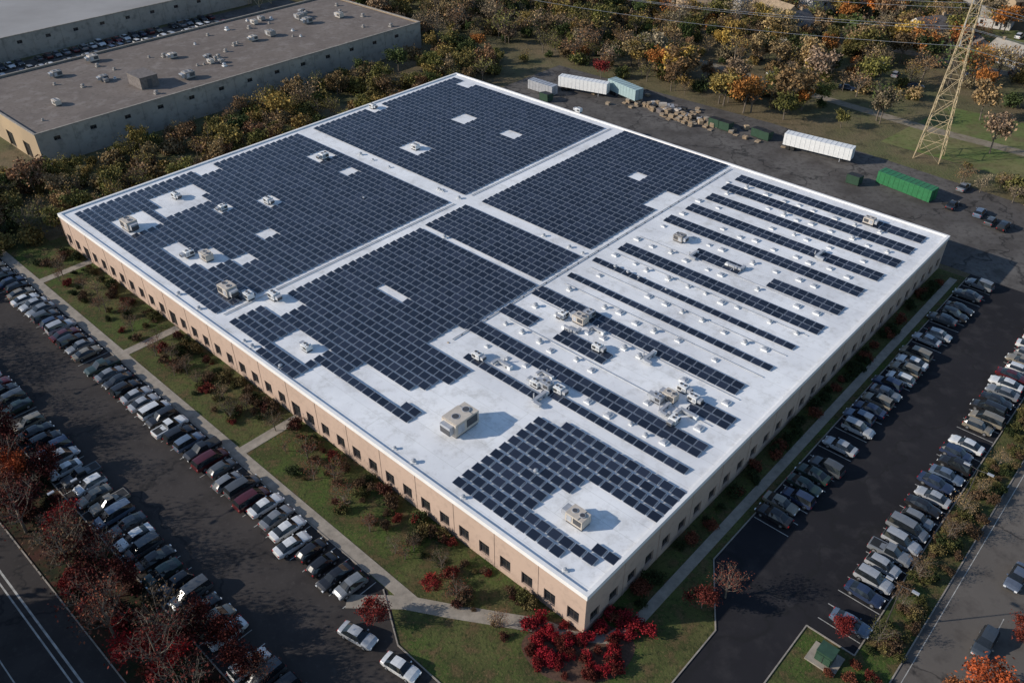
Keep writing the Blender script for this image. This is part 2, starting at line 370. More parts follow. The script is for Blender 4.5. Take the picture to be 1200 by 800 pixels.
hv=[hvac_mesh(4.2,2.6,2.2),hvac_mesh(2.3,1.6,1.3,'hvac'),hvac_mesh(1.5,1.2,.9,'white'),hvac_mesh(1.9,1.4,1.1,'hvacg'),hvac_mesh(2.2,1.8,1.3,'aged')]
def vent_mesh(k='hvacg',w='white'):
    mb=MB(); mb.box((0,0,0.12),(1.0,1.0,0.24),w); mb.tube((0,0,0.24),(0,0,0.6),0.3,0.3,12,k,True)
    mb.tube((0,0,0.6),(0,0,0.75),0.5,0.45,12,k,True); mb.tube((0,0,0.75),(0,0,0.9),0.45,0.1,12,k,True); return mb.mesh('vent',fix=True)
def sky_mesh():
    mb=MB(); mb.box((0,0,0.14),(1.3,1.3,0.28),'white')
    mb.add([(-.6,-.6,.28),(.6,-.6,.28),(.6,.6,.28),(-.6,.6,.28),(-.3,-.3,.45),(.3,-.3,.45),(.3,.3,.45),(-.3,.3,.45)],[(0,1,5,4),(1,2,6,5),(2,3,7,6),(3,0,4,7),(4,5,6,7)],'hvacg'); return mb.mesh('skylight')
vent=vent_mesh(); vent2=vent_mesh('aged','aged'); skl=sky_mesh()
def duct_mesh():
    mb=MB(); mb.box((0,0,.55),(3.2,.6,.5),'hvacg'); mb.box((1.5,.9,.55),(.6,1.3,.48),'hvacg'); mb.box((-1.6,0,.35),(.7,.8,.7),'white')
    for x in(-.8,.6): mb.box((x,0,.15),(.1,.7,.3),'darkvent')
    mb.tube((.4,-.8,0),(.4,-.8,1.1),.12,.12,8,'hvacg',True); return mb.mesh('duct',fix=True)
duct=duct_mesh()
def onroof(me,name,u,v,rz=0,sc=1): 
    x,y=G(u,v,RH); return link(name,me,None,(x,y,RH+0.002),ANG_A+rz,sc)
for u,v,t,s in [(540,500,0,1.08),(677,612,1,1.15),(153,268,1,1.35),(268,345,1,1.3),(292,350,2,1.1),(322,350,2,1.2),(243,304,1,1),(222,300,2,1.1),(207,232,2,1.1),(315,238,2,1.1),(380,186,2,1.2),(262,246,2,1),(487,175,2,1.1),(640,455,3,1),(680,378,1,1),(660,372,2,1),(690,372,3,1),(785,468,1,.9),(800,458,2,1),(770,470,3,.9),(796,282,4,.9),(1018,262,1,.9),(700,410,2,1),(628,452,2,1),(655,460,2,1),(360,410,2,1),(678,132,2,1),(437,127,2,1),(790,495,2,1),(812,470,2,1),(560,420,2,1)]:
    onroof(hv[t],'rooftop_hvac_unit',u,v,random.choice([0,math.pi,math.pi/2]),s)
for u,v in [(668,388),(632,468),(778,480),(806,486),(640,440),(700,388),(590,428),(812,300),(860,315),(960,300),(760,420)]:
    onroof(duct,'roof_duct',u,v,random.choice([0,math.pi,math.pi/2]),random.uniform(.7,1.0))
for bc in (98.5,92.1,85.2,78,70.3,62.8,55.6,48.2,40.5,33,104.4,26.8):
    a=6+random.random()*3
    while a<44:
        r=random.random()
        if r<0.8:
            x,y,_=AB(a,bc+random.uniform(-.5,.5)); link('roof_skylight' if r<0.5 else 'roof_vent',skl if r<0.5 else vent,None,(x,y,RH+0.002),ANG_A,random.uniform(0.55,0.9))
        a+=random.uniform(2.6,4.8)
for i in range(26):
    a=random.uniform(3,130); b=random.choice([1.2,59.4,59.4,46,random.uniform(4,18)])
    if b>2 and b<19 and a>35: b=59.4
    x,y,_=AB(a,b); link('roof_vent',vent,None,(x,y,RH+0.002),0,random.uniform(0.5,0.8))
pm=MB()
for b0,b1,a in((24,110,46.6),(3,57,79.9),(62,110,79.9)): pm.bab(a,a+0.14,b0,b1,RH+0.1,RH+0.22,'hvacg')
for bc in (70.6,62.4,55.2,48.0,40.9,33.2): pm.bab(5,44,bc+1.2,bc+1.3,RH+0.08,RH+0.16,'hvacg')
for i in range(20,110,3): pm.bab(46.5,46.85,i,i+0.2,RH,RH+0.098,'wood')
pm.obj('roof_conduit',fix=True)
# ---------------------------------------------------------------- cars
def car_mesh(st,wheel=(1.42,-1.4),glass_top=(),glass_side=(),r=0.33):
    mb=MB(); rings=[]
    for (x,w,belt,wt,top) in st:
        zb=0.24 if abs(x)<2.2 else 0.34
        h=[(w*0.86,zb),(w,zb+0.12),(w*1.01,min(0.62,belt-0.05)),(w*0.97,belt),(wt,top),(wt*0.5,top+0.035)]
        rings.append([(x,y,z) for y,z in h]+[(x,-y,z) for y,z in h[::-1]])
    n=12
    for i in range(len(rings)-1):
        for j in range(n):
            jj=(j+1)%n
            k='paintcar'
            if j in(3,7) and i in glass_side: k='cglass'
            if j in(4,5,6) and i in glass_top: k='cglass'
            if j==11: k='black'
            mb.add([rings[i][j],rings[i+1][j],rings[i+1][jj],rings[i][jj]],[(0,1,2,3)],k)
    mb.add(rings[0],[tuple(range(n))],'paintcar'); mb.add(rings[-1],[tuple(range(n-1,-1,-1))],'paintcar')
    W=max(s[1] for s in st)
    for x in wheel:
        for s in(-1,1):
            mb.tube((x,s*(W-0.2),r),(x,s*(W+0.025),r),r,r,14,'black',True)
            mb.tube((x,s*(W+0.01),r),(x,s*(W+0.04),r),r*0.62,r*0.55,10,'chrome',True)
    xf=st[-1][0];xr=st[0][0]
    for s in(-1,1):
        mb.box((xf-0.1,s*0.62,0.6),(0.28,0.3,0.13),'lamp'); mb.box((xr+0.06,s*0.68,0.78),(0.18,0.24,0.16),'tail')
        mb.box((0.75,s*(W+0.08),0.98),(0.14,0.2,0.12),'paintcar')
    mb.box((xf-0.0,0,0.48),(0.1,0.9,0.16),'black')
    return mb.mesh('car')
sedan=[(-2.36,.76,.66,.58,.70),(-2.26,.86,.88,.70,.96),(-1.72,.90,.95,.70,1.02),(-1.0,.91,.96,.57,1.38),(-.1,.91,.95,.60,1.45),(.42,.91,.93,.58,1.40),(1.1,.90,.90,.70,.98),(1.9,.88,.82,.68,.86),(2.24,.83,.66,.62,.70),(2.36,.72,.52,.5,.56)]
suv=[(-2.3,.80,.75,.66,.80),(-2.22,.90,1.02,.72,1.12),(-1.95,.93,1.05,.64,1.66),(-.8,.94,1.05,.68,1.74),(.3,.94,1.03,.66,1.70),(.98,.93,1.0,.76,1.08),(1.85,.91,.92,.74,.98),(2.2,.86,.75,.68,.80),(2.33,.76,.58,.58,.62)]
van=[(-2.5,.82,.75,.68,.80),(-2.42,.94,1.05,.76,1.15),(-2.2,.97,1.08,.68,1.72),(-.8,.98,1.06,.72,1.80),(.7,.97,1.0,.70,1.72),(1.55,.94,.95,.74,1.08),(2.2,.90,.8,.70,.86),(2.5,.76,.58,.58,.62)]
hatch=[(-2.05,.78,.70,.62,.75),(-1.95,.87,.92,.68,1.0),(-1.5,.89,.95,.58,1.40),(-.1,.89,.95,.60,1.48),(.45,.89,.93,.58,1.42),(1.05,.88,.9,.70,.98),(1.75,.86,.8,.66,.86),(2.05,.78,.6,.56,.64)]
CM=[car_mesh(sedan,glass_top=(2,5),glass_side=(2,3,4,5)),car_mesh(suv,glass_top=(1,4),glass_side=(1,2,3,4),r=.37),car_mesh(van,(1.6,-1.5),glass_top=(1,4),glass_side=(1,2,3,4),r=.35),car_mesh(hatch,(1.25,-1.2),glass_top=(1,4),glass_side=(1,2,3,4))]
def pickup():
    st=[(-2.7,.85,.80,.80,.84),(-2.6,.93,1.0,.90,1.03),(-.75,.94,1.02,.90,1.06),(-.6,.94,1.05,.68,1.70),(.4,.94,1.03,.68,1.74),(1.15,.93,1.05,.78,1.12),(2.2,.91,1.0,.76,1.05),(2.6,.84,.8,.7,.85)]
    me=car_mesh(st,(1.75,-1.7),glass_top=(2,4),glass_side=(3,4),r=.4)
    bm=bmesh.new(); bm.from_mesh(me)
    vs=[bm.verts.new(p) for p in((-2.5,-.72,1.085),(-.85,-.72,1.085),(-.85,.72,1.085),(-2.5,.72,1.085))]
    f=bm.faces.new(vs); f.material_index=list(me.materials).index(M['black']); bm.to_mesh(me); bm.free(); return me
CM.append(pickup())
COL=[(.70,.70,.68)]*9+[(.38,.39,.40)]*7+[(.20,.21,.22)]*5+[(.08,.085,.09)]*6+[(.018,.018,.02)]*9+[(.03,.045,.09)]*3+[(.16,.018,.018)]*3+[(.08,.012,.015)]*3+[(.24,.21,.16)]*3+[(.12,.16,.22)]*2+[(.03,.05,.04)]
def car(a,b,ang,z=0.03,t=None,col=None,name='parked_car'):
    t=random.choices(range(5),(10,6,3,4,1))[0] if t is None else t
    c=random.choice(COL) if col is None else col
    x,y,_=AB(a,b); return link(name,CM[t],None,(x,y,z),ang+random.gauss(0,0.025),random.uniform(0.97,1.06),c)
for i in range(44):
    a=22.5+i*PP+2.9
    if random.random()<0.97: car(a+random.gauss(0,.1),-14.7+random.gauss(0,.3),ANG_B+(math.pi if random.random()<0.25 else 0))
for i in range(56):
    a=12+i*PP+2.7
    if random.random()<0.96: car(a+random.gauss(0,.1),-29.1+random.gauss(0,.3),ANG_B+(0 if random.random()<0.25 else math.pi))
for i in range(30):
    b=30+(i+.5)*PP
    if random.random()<0.93: car(-8.2+random.gauss(0,.3),b+random.gauss(0,.1),ANG_A+(math.pi if random.random()<0.3 else 0))
for i in range(33):
    b=21+(i+.5)*PP
    if random.random()<0.93: car(-22.1+random.gauss(0,.3),b+random.gauss(0,.1),ANG_A+(math.pi if random.random()<0.7 else 0))
for (u,v,d,c) in [(420,748,-32,(.42,.43,.44)),(470,785,-32,(.70,.70,.68))]:
    a,b=GP(u,v); car(a,b,math.radians(d),t=0,col=c,name='silver_car' if v==748 else 'white_car')
for (u,v,c) in [(1190,680,(.1,.12,.16)),(1152,757,(.05,.06,.07))]:
    a,b=GP(u,v); car(a,b,ANG_B+math.pi,z=0.04,col=c)
for i in range(46):
    for aa in(229.5,241,247,256):
        if random.random()<0.88: car(aa,-24+i*2.9,ANG_A+(math.pi if random.random()<.5 else 0))
for u,v in [(1115,243),(1147,252),(1128,222),(1160,262),(1175,268)]:
    a,b=GP(u,v); car(a,b,ANG_B)
# ---------------------------------------------------------------- trailers, containers
def trailer(L,W,H,k,wheels=True):
    mb=MB(); z0=1.15 if wheels else 0.15
    mb.box((0,0,z0+H/2),(L,W,H),k)
    for i in range(int(L/1.2)):
        x=-L/2+0.6+i*1.2
        for s in(-1,1): mb.box((x,s*(W/2+0.02),z0+H/2),(0.08,0.05,H*0.96),k)
        mb.box((x,0,z0+H+.01),(.06,W*.98,.05),'hvacg' if k=='white' else 'dframe')
    mb.box((L/2+.02,0,z0+H/2),(0.05,0.06,H*.92),'dframe')
    if wheels:
        mb.box((0,0,z0-0.15),(L*.96,W*.5,0.25),'dframe')
        for x in(-L/2+1.4,-L/2+2.6):
            for s in(-1,1): mb.tube((x,s*(W/2-0.5),0.52),(x,s*W/2,0.52),0.52,0.52,14,'black',True)
        for s in(-1,1): mb.box((L/2-2.6,s*0.8,0.5),(0.15,0.15,1.0),'hvacg')
    else:
        for x in(-L*.4,L*.4): mb.box((x,0,0.075),(0.4,W,0.15),'dframe')
    return mb.mesh('trailer',fix=True)
def putline(me,name,u0,v0,u1,v1):
    p=G(u0,v0);q=G(u1,v1); link(name,me,None,((p[0]+q[0])/2,(p[1]+q[1])/2,0.03),math.atan2(q[1]-p[1],q[0]-p[0]))
def plen(u0,v0,u1,v1):
    p=G(u0,v0);q=G(u1,v1); return math.hypot(p[0]-q[0],p[1]-q[1])
a_=(917,172,998,192); putline(trailer(plen(*a_)*.97,2.6,2.9,'white'),'semi_trailer',*a_)
a_=(656,104,712,114); putline(trailer(plen(*a_),2.6,2.9,'white'),'semi_trailer',*a_)
a_=(716,108,748,122); putline(trailer(plen(*a_),3.0,3.0,'teal'),'box_trailer',*a_)
a_=(1030,212,1092,236); putline(trailer(plen(*a_),3.0,2.8,'green',False),'green_dumpster_container',*a_)
a_=(622,103,650,112); putline(trailer(plen(*a_),2.6,2.6,'hvacg',False),'shipping_container',*a_)
def dumpster():
    mb=MB(); 
    mb.add([(-1,-.8,.15),(1,-.8,.15),(1,.8,.15),(-1,.8,.15),(-1,-1,1.3),(1,-1,1.3),(1,.9,1.6),(-1,.9,1.6)],[(0,1,5,4),(1,2,6,5),(2,3,7,6),(3,0,4,7)],'dkgreen')
    mb.add([(-1,-1,1.3),(1,-1,1.3),(1,.9,1.6),(-1,.9,1.6)],[(0,1,2,3)],'black')
    for s in(-1,1): mb.box((s*1.06,0,1.0),(0.12,1.2,0.15),'dkgreen')
    for x in(-.8,.8):
        for y in(-.6,.6): mb.box((x,y,.09),(.15,.15,.15),'black')
    return mb.mesh('dumpster')
dm=dumpster()
for u,v in [(838,148),(850,152),(888,160),(896,163),(640,118),(1000,215)]:
    x,y=G(u,v); link('dumpster',dm,None,(x,y,.03),ANG_A,1.5)
def pallets():
    mb=MB()
    for i in range(130):
        x=random.gauss(0,10);y=random.gauss(0,2.2); h=random.choice([1,2,3,5,8])
        for j in range(h): mb.box((x+random.gauss(0,.04),y,0.07+j*0.15),(1.2,1.0,0.11),random.choice(['wood','wood','wood','concrete']),random.gauss(0,.15))
    for i in range(24): mb.box((random.gauss(0,10),random.gauss(0,2.2),.5),(random.uniform(.8,2.4),1.1,1.0),random.choice(['hvacg','hvac','shingle','tanwall','black']),random.random()*3)
    return mb.mesh('pallets')
x,y=G(785,132); link('pallet_stack',pallets(),None,(x,y,.03),ANG_A)
tb=MB(); tb.box((0,0,.1),(3.6,3.0,.2),'concrete'); tb.box((0,0,.95),(1.9,1.6,1.5),'dkgreen'); tb.box((0,-.1,1.74),(2.0,1.8,.08),'dkgreen'); tb.box((0,.86,.9),(1.7,.1,1.2),'dkgreen'); tb.box((0,.92,.9),(.05,.05,1.2),'black')
x,y=G(966,772); link('utility_transformer_box',tb.mesh('t',fix=True),None,(x,y,0.01),ANG_A)
def lampmesh(h=8):
    mb=MB(); mb.tube((0,0,0),(0,0,.7),.28,.26,10,'concrete',True); mb.tube((0,0,.7),(0,0,h),.09,.06,8,'dframe',True)
    mb.tube((0,0,h-.1),(1.2,0,h+.1),.04,.04,6,'dframe'); mb.box((1.5,0,h+.1),(.8,.35,.16),'hvacg'); mb.tube((0,0,h-.1),(-1.2,0,h+.1),.04,.04,6,'dframe'); mb.box((-1.5,0,h+.1),(.8,.35,.16),'hvacg'); return mb.mesh('lamp',fix=True)
lm=lampmesh()
for a,b in [(60,-33),(100,-33),(-26,50),(-26,90),(-26,25)]:
    x,y,_=AB(a,b); link('street_lamp',lm,None,(x,y,0),ANG_B if b<0 else ANG_A)
# ---------------------------------------------------------------- background buildings
def bigbox(name,a0,a1,b0,b1,h,roof,wk,wk2,nun):
    e=empty(name); mb=MB()
    n=int((b1-b0)/9)
    wall(mb,lambda u,o:AB(a0-o,b0+u)[:2],b1-b0,h,[(i*9+4,i*9+5.6,h-2.6,h-1.6) for i in range(n)],wk)
    wall(mb,lambda u,o:AB(a0+u,b0-o)[:2],a1-a0,h,[(6,10,.05,4),(16,20,.05,4),(30,31.5,2,4)],wk2)
    wall(mb,lambda u,o:AB(a0+u,b1+o)[:2],a1-a0,h,[],wk2); wall(mb,lambda u,o:AB(a1+o,b0+u)[:2],b1-b0,h,[],wk)
    mb.obj('walls',e)
    sheet('roof',abr(a0+.2,a1-.2,b0+.2,b1-.2),h-.3,roof,e)
    p=MB(); p.bab(a0-.15,a0+.35,b0-.15,b1+.15,h,h+.25,'curb'); p.bab(a1-.35,a1+.15,b0-.15,b1+.15,h,h+.25,'curb'); p.bab(a0+.352,a1-.352,b0-.15,b0+.35,h,h+.247,'curb'); p.bab(a0+.352,a1-.352,b1-.35,b1+.15,h,h+.247,'curb')
    for b in np.arange(b0+9,b1,9): p.bab(a0-.1,a0-.003,b,b+.3,0,h-.01,wk)
    p.obj('parapet',e,fix=True)
    for i in range(nun):
        a=random.uniform(a0+4,a1-4);b=random.uniform(b0+5,b1-5); x,y,_=AB(a,b)
        me=random.choice([hv[4],hv[1],vent2,vent2,vent,vent2,hv[4]]); link('rooftop_unit',me,e,(x,y,h-.298),ANG_A+random.choice([0,1.57]),random.uniform(.6,1.3))
    return e
bigbox('factory_building',176.5,224,13,136,8,'oldroof','greywall','tanwall',55)
bigbox('distribution_building',262,340,-60,128,7,'greyroof','greywall','white',24)
x,y,_=AB(190,48)
mb=MB(); mb.box((0,0,1.5),(7,5,3),'shingle'); mb.box((0,0,3.05),(7.3,5.3,.12),'shingle'); mb.box((-3.52,0,1.2),(.06,1.2,2.2),'darkvent'); link('rooftop_penthouse',mb.mesh('ph',fix=True),None,(x,y,7.7),ANG_A)
tw=trailer(11,2.6,2.8,'white')
for u,v in [(200,14),(215,17),(240,9),(262,5),(185,20)]:
    x,y=G(u,v); link('box_trailer',tw,None,(x,y,.03),ANG_A+.2)
# ---------------------------------------------------------------- houses
def house(L,W,H,rf,sd='siding'):
    mb=MB(); mb.box((0,0,H/2),(L,W,H),sd); r=H+W*.35
    mb.add([(-L/2-.3,-W/2-.4,H-.1),(L/2+.3,-W/2-.4,H-.1),(L/2+.3,0,r),(-L/2-.3,0,r),(-L/2-.3,W/2+.4,H-.1),(L/2+.3,W/2+.4,H-.1)],[(0,1,2,3),(3,2,5,4)],rf)
    for s in(-1,1): mb.add([(s*L/2,-W/2,H),(s*L/2,W/2,H),(s*L/2,0,r-.1)],[(0,1,2)],sd)
    for x in(-.35,-.1,.35):
        for z in(1.6,4.2):
            if z<H: 
                for s in(-1,1): mb.box((L*x,s*(W/2+.01),z),(1.0,.06,1.3),'glass')
    mb.box((L*.12,-W/2-.02,1.05),(1.0,.06,2.1),'dframe'); mb.box((L*.3,0,r),(.8,.8,1.6),'wood'); return mb.mesh('house')
hs=[house(13,9,5.5,'shingle'),house(11,8,3.2,'greywall'),house(16,9,5.5,'wood','tanwall'),house(9,7,3,'oldroof','greywall')]
for i,(u,v) in enumerate([(925,45),(1180,72),(1060,12),(1140,60),(960,15),(870,8),(1195,15),(780,0),(1250,110),(1230,60),(905,30),(1010,45),(1085,50),(1165,30),(820,20),(1140,8),(990,5)]):
    x,y=G(u,v); link('suburban_house',hs[i%4],None,(x,y,0),random.uniform(0,3))
for i in range(30):
    x,y=G(random.uniform(880,1200),random.uniform(5,110)); a,b=toab(x,y); car(a,b,random.uniform(0,6))
# ---------------------------------------------------------------- pylon & wires
def pylon(h=44):
    mb=MB(); lv=[(0,3.0),(5,2.65),(10,2.3),(15,2.0),(20,1.7),(24,1.45),(27,1.3),(30,1.15),(34,1.0),(38,.85),(h,.3)]
    cn=[(1,1),(-1,1),(-1,-1),(1,-1)]
    for i in range(len(lv)-1):
        (z0,r0),(z1,r1)=lv[i],lv[i+1]
        for j in range(4):
            c=cn[j];d=cn[(j+1)%4]
            mb.tube((c[0]*r0,c[1]*r0,z0),(c[0]*r1,c[1]*r1,z1),.13,.12,4,'steel')
            mb.tube((c[0]*r0,c[1]*r0,z0),(d[0]*r1,d[1]*r1,z1),.07,.07,3,'steel'); mb.tube((d[0]*r0,d[1]*r0,z0),(c[0]*r1,c[1]*r1,z1),.07,.07,3,'steel')
            mb.tube((c[0]*r1,c[1]*r1,z1),(d[0]*r1,d[1]*r1,z1),.07,.07,3,'steel')
    for z,w in((30,7),(34.5,8.5),(39,6.5)):
        for s in(-1,1):
            for y in(-.8,.8): mb.tube((s*.9,y,z),(s*w,0,z+.3),.09,.06,4,'steel'); mb.tube((s*.9,y,z+1.8),(s*w,0,z+.3),.08,.06,4,'steel')
            mb.tube((s*w,0,z+.3),(s*w,0,z-1.2),.1,.1,5,'hvacg')
    return mb.mesh('pylon')
pm_=pylon(); px,py=G(1088,184); ANGW=ANG_A+math.radians(8)
wd=Vector((math.cos(ANGW),math.sin(ANGW),0)); sd=Vector((-wd.y,wd.x,0))
P0=Vector((px,py,0))
PY=[P0-wd*230,P0,P0+wd*240]
for p in PY: link('power_pylon',pm_,None,p,math.atan2(sd.y,sd.x))
wm=MB()
for i in range(2):
    for z,w in((28.9,7),(33.4,8.5),(37.9,6.5)):
        for s in(-1,1):
            a0=PY[i]+sd*s*w+Vector((0,0,z)); a1=PY[i+1]+sd*s*w+Vector((0,0,z)); prev=a0
            for t in range(1,21):
                f=t/20; q=a0.lerp(a1,f)-Vector((0,0,4*7*f*(1-f))); wm.tube(prev,q,.05,.05,3,'wire'); prev=q
wm.obj('power_line_wires')
# ---------------------------------------------------------------- trees
def tree_mesh(name,h,cr,nleaf,ls,seed,sparse=False,ch=None):
    rs=random.Random(seed); rn=np.random.RandomState(seed); mb=MB()
    ch=ch or h*0.42; cz=h-ch*0.95
    tt=Vector((rs.uniform(-.3,.3),rs.uniform(-.3,.3),h*.5)); r0=h*.022
    mb.tube((0,0,-.1),tt*.5,r0,r0*.8,7,'bark'); mb.tube(tt*.5,tt,r0*.8,r0*.55,7,'bark')
    top=Vector((tt.x*1.3,tt.y*1.3,h*.85)); mb.tube(tt,top,r0*.55,r0*.15,5,'bark')
    cl=[top]
    for i in range(9 if not sparse else 13):
        a=i*2.4+rs.uniform(-.4,.4); f=rs.uniform(.35,1.0); st=tt*f if f<.9 else tt.lerp(top,rs.uniform(0,.6))
        el=rs.uniform(-.25,.85); rr=cr*rs.uniform(.6,.95)
        e=Vector((math.cos(a)*rr*math.cos(el*.9),math.sin(a)*rr*math.cos(el*.9),cz+ch*math.sin(el)))
        mid=st.lerp(e,.5)+Vector((0,0,-.05*h)); mb.tube(st,mid,r0*.4,r0*.25,4,'bark'); mb.tube(mid,e,r0*.25,r0*.08,4,'bark'); cl.append(e); cl.append(mid.lerp(e,.5))
        for k in range(3 if not sparse else 5):
            s2=mid.lerp(e,rs.uniform(0,.9)); e2=s2+Vector((rs.gauss(0,1),rs.gauss(0,1),rs.uniform(.1,1.2))).normalized()*cr*rs.uniform(.25,.45)
            mb.tube(s2,e2,r0*.12,r0*.03,3,'bark'); cl.append(e2)
            if sparse:
                for q in range(3):
                    s3=s2.lerp(e2,rs.uniform(.3,.9)); e3=s3+Vector((rs.gauss(0,1),rs.gauss(0,1),rs.uniform(0,1.4))).normalized()*cr*.22
                    mb.tube(s3,e3,r0*.06,r0*.02,3,'bark')
    wts=np.array([rs.uniform(.3,1.5) for _ in cl]); wts/=wts.sum()
    idx=rn.choice(len(cl),nleaf,p=wts); C=np.array([list(c) for c in cl])[idx]
    P=C+rn.normal(0,1,(nleaf,3))*np.array([cr*.17,cr*.17,cr*.13])
    P[:,2]=np.maximum(P[:,2],h*.12)
    u=rn.normal(0,1,(nleaf,3)); u/=np.linalg.norm(u,axis=1)[:,None]; w=rn.normal(0,1,(nleaf,3)); v=np.cross(u,w); v/=np.linalg.norm(v,axis=1)[:,None]
    sz=ls*rn.uniform(.6,1.3,(nleaf,1)); u*=sz;v*=sz*.7
    Q=np.stack([P-u,P-v*.8,P+u,P+v],1).reshape(-1,3)
    o=len(mb.v); mb.v+=[tuple(x) for x in Q.tolist()]; li=mb.mi('leaf')
    mb.f+=[(o+4*i,o+4*i+1,o+4*i+2,o+4*i+3) for i in range(nleaf)]; mb.m+=[li]*nleaf
    return mb.mesh(name)
def bush_mesh(seed,n=900,ls=.11):
    rs=random.Random(seed); rn=np.random.RandomState(seed); mb=MB(); cl=[]
    for i in range(11):
        a=i*2.4; r=rs.uniform(.2,.85); e=Vector((math.cos(a)*r,math.sin(a)*r,rs.uniform(.35,1.15)*(1.15-.4*r))); mb.tube((e.x*.15,e.y*.15,0),e,.03,.012,4,'bark'); cl.append(e)
    C=np.array([list(c) for c in cl])[rn.choice(len(cl),n)]; P=C+rn.normal(0,1,(n,3))*.19; P[:,2]=np.abs(P[:,2])+.03
    u=rn.normal(0,1,(n,3)); u/=np.linalg.norm(u,axis=1)[:,None]; w=rn.normal(0,1,(n,3)); v=np.cross(u,w); v/=np.linalg.norm(v,axis=1)[:,None]
    sz=ls*rn.uniform(.6,1.3,(n,1)); u*=sz;v*=sz*.7
    Q=np.stack([P-u,P-v,P+u,P+v],1).reshape(-1,3); o=len(mb.v); mb.v+=[tuple(x) for x in Q.tolist()]; li=mb.mi('leaf')
    mb.f+=[(o+4*i,o+4*i+1,o+4*i+2,o+4*i+3) for i in range(n)]; mb.m+=[li]*n
    return mb.mesh('bush')
WL=[tree_mesh('wood_tree',8,3.2,1500,.30,s) for s in(1,2,3,4)]
WS=[tree_mesh('sparse_tree',8,3.3,330,.22,s,True) for s in(11,12,13)]
NL=[tree_mesh('maple',6,2.7,3000,.17,s) for s in(21,22,23)]
NS=[tree_mesh('bare',8,3.4,600,.14,s,True) for s in(31,32)]
BU=[bush_mesh(s) for s in(41,42,43,44)]
OL=(.145,.135,.045);YO=(.24,.18,.06);BR=(.19,.12,.065);GB=(.24,.185,.125);DG=(.06,.08,.028);OR=(.36,.15,.045);YE=(.46,.31,.08);TA=(.28,.195,.105)
sDG=(.035,.048,.018); sOL=(.085,.085,.03); sBR=(.11,.07,.042)
wood=empty('woodland')
def woods(a0,a1,b0,b1,n,hr,pal,ps=.45,bush=.3,ok=None):
    for i in range(n):
        a=random.uniform(a0,a1);b=random.uniform(b0,b1)
        if ok and not ok(a,b): continue
        x,y,_=AB(a,b); c=random.choice(pal); k=random.uniform(.7,1.25); c=[q*k*random.uniform(.93,1.07) for q in c]
        r=random.random()
        if r<bush: link('undergrowth',random.choice(BU),wood,(x,y,0),random.uniform(0,6.3),random.uniform(1.3,3.2),c)
        else:
            h=random.uniform(*hr)*random.choice([.7,1,1,1.25]); sp_=random.random()<ps
            link('tree',random.choice(WS if sp_ else WL),wood,(x,y,0),random.uniform(0,6.3),(h/8*random.uniform(.75,1.2),)*2+(h/8,),c)
P1=[OL]*6+[YO]*5+[BR]*4+[GB]*3+[DG]*3+[TA]*4+[OR]
nt_=lambda a,b: not(177.5<b<188 and a<110) and not(235<b<246 and random.random()<.8)
woods(139,171,-30,150,430,(3.5,7),[OL]*6+[YO]*6+[TA]*2+[DG]*2+[BR]*2,.4,.45)
woods(139,172,-75,-4,130,(5,9),[OL]*6+[YO]*4+[TA]*2+[DG]*2,.35,.3)
woods(55,205,157,320,1250,(5,10),P1,.55,.35,nt_)
woods(172,262,140,270,500,(5,10),P1,.5,.3)
woods(-25,55,160,340,330,(6,12),P1+[OR,YE],.6,.3,lambda a,b: nt_(a,b) and not(b<205 and a<36 and random.random()<.95) and not(250<b<300 and a<50 and random.random()<.7))
woods(-40,12,150,160,60,(3,5),[BR,GB,TA,OL],.6,.5)
woods(-150,-46,120,330,330,(5,10),P1+[TA,GB],.55,.3)
woods(-140,-46,60,120,60,(5,9),P1,.6,.3)
woods(345,460,-40,200,260,(7,12),P1,.3,.2)
for u,v,c,h in [(790,98,YE,11),(1030,30,(.48,.17,.04),14),(1058,62,YE,11),(990,30,OR,8),(704,92,(.20,.03,.03),6),(960,45,TA,9),(1175,40,OR,10),(1010,70,TA,11),(905,110,OL,7),(985,150,OL,5),(845,60,YE,7),(620,40,YO,8),(560,60,OR,6),(1120,60,(.34,.13,.05),9)]:
    x,y=G(u,v); link('autumn_tree',random.choice(WL),None,(x,y,0),random.uniform(0,6),h/8,c)
DR=(.075,.016,.013); RR=(.30,.020,.02); OO=(.38,.085,.03); RB=(.15,.05,.03)
for u,v,c,h,k in [(18,565,OO,5.5,0),(78,625,RR,5,0),(95,655,DR,6,0),(170,775,RR,5.5,0),(205,785,RR,5,0),(232,745,DR,5,0),(30,600,DR,6,0),(8,520,DR,6,0),(120,700,DR,6,0),(145,690,DR,5,0),(60,560,DR,5,0),(440,728,(.14,.02,.018),3.8,0),(507,692,(.20,.02,.02),2.8,0),(850,700,(.15,.05,.035),6,1),(822,712,(.11,.025,.02),4,0),(1150,826,OO,6.5,0),(1196,750,(.14,.03,.02),3.5,0),(1118,825,(.26,.10,.04),4,0),(475,655,RB,3,1),(290,480,sBR,3.2,1),(205,440,RB,3.2,1),(265,755,DR,4.5,0),(290,790,DR,5,0),(310,800,RB,5,1),(985,742,(.15,.02,.02),3,0)]:
    x,y=G(u,v); link('red_maple_tree' if c in(RR,DR) else 'autumn_tree',random.choice(NS if k else NL),None,(x,y,0),random.uniform(0,6),h/(8 if k else 6),c)
for i in range(34):
    a=-10+i*5+random.uniform(-2,2); x,y,_=AB(a,-36+random.uniform(-2.5,2.5))
    link('bare_tree',random.choice(NS),None,(x,y,0),random.uniform(0,6),random.uniform(.8,1.35),random.choice([DR,RB,sBR,DR]))
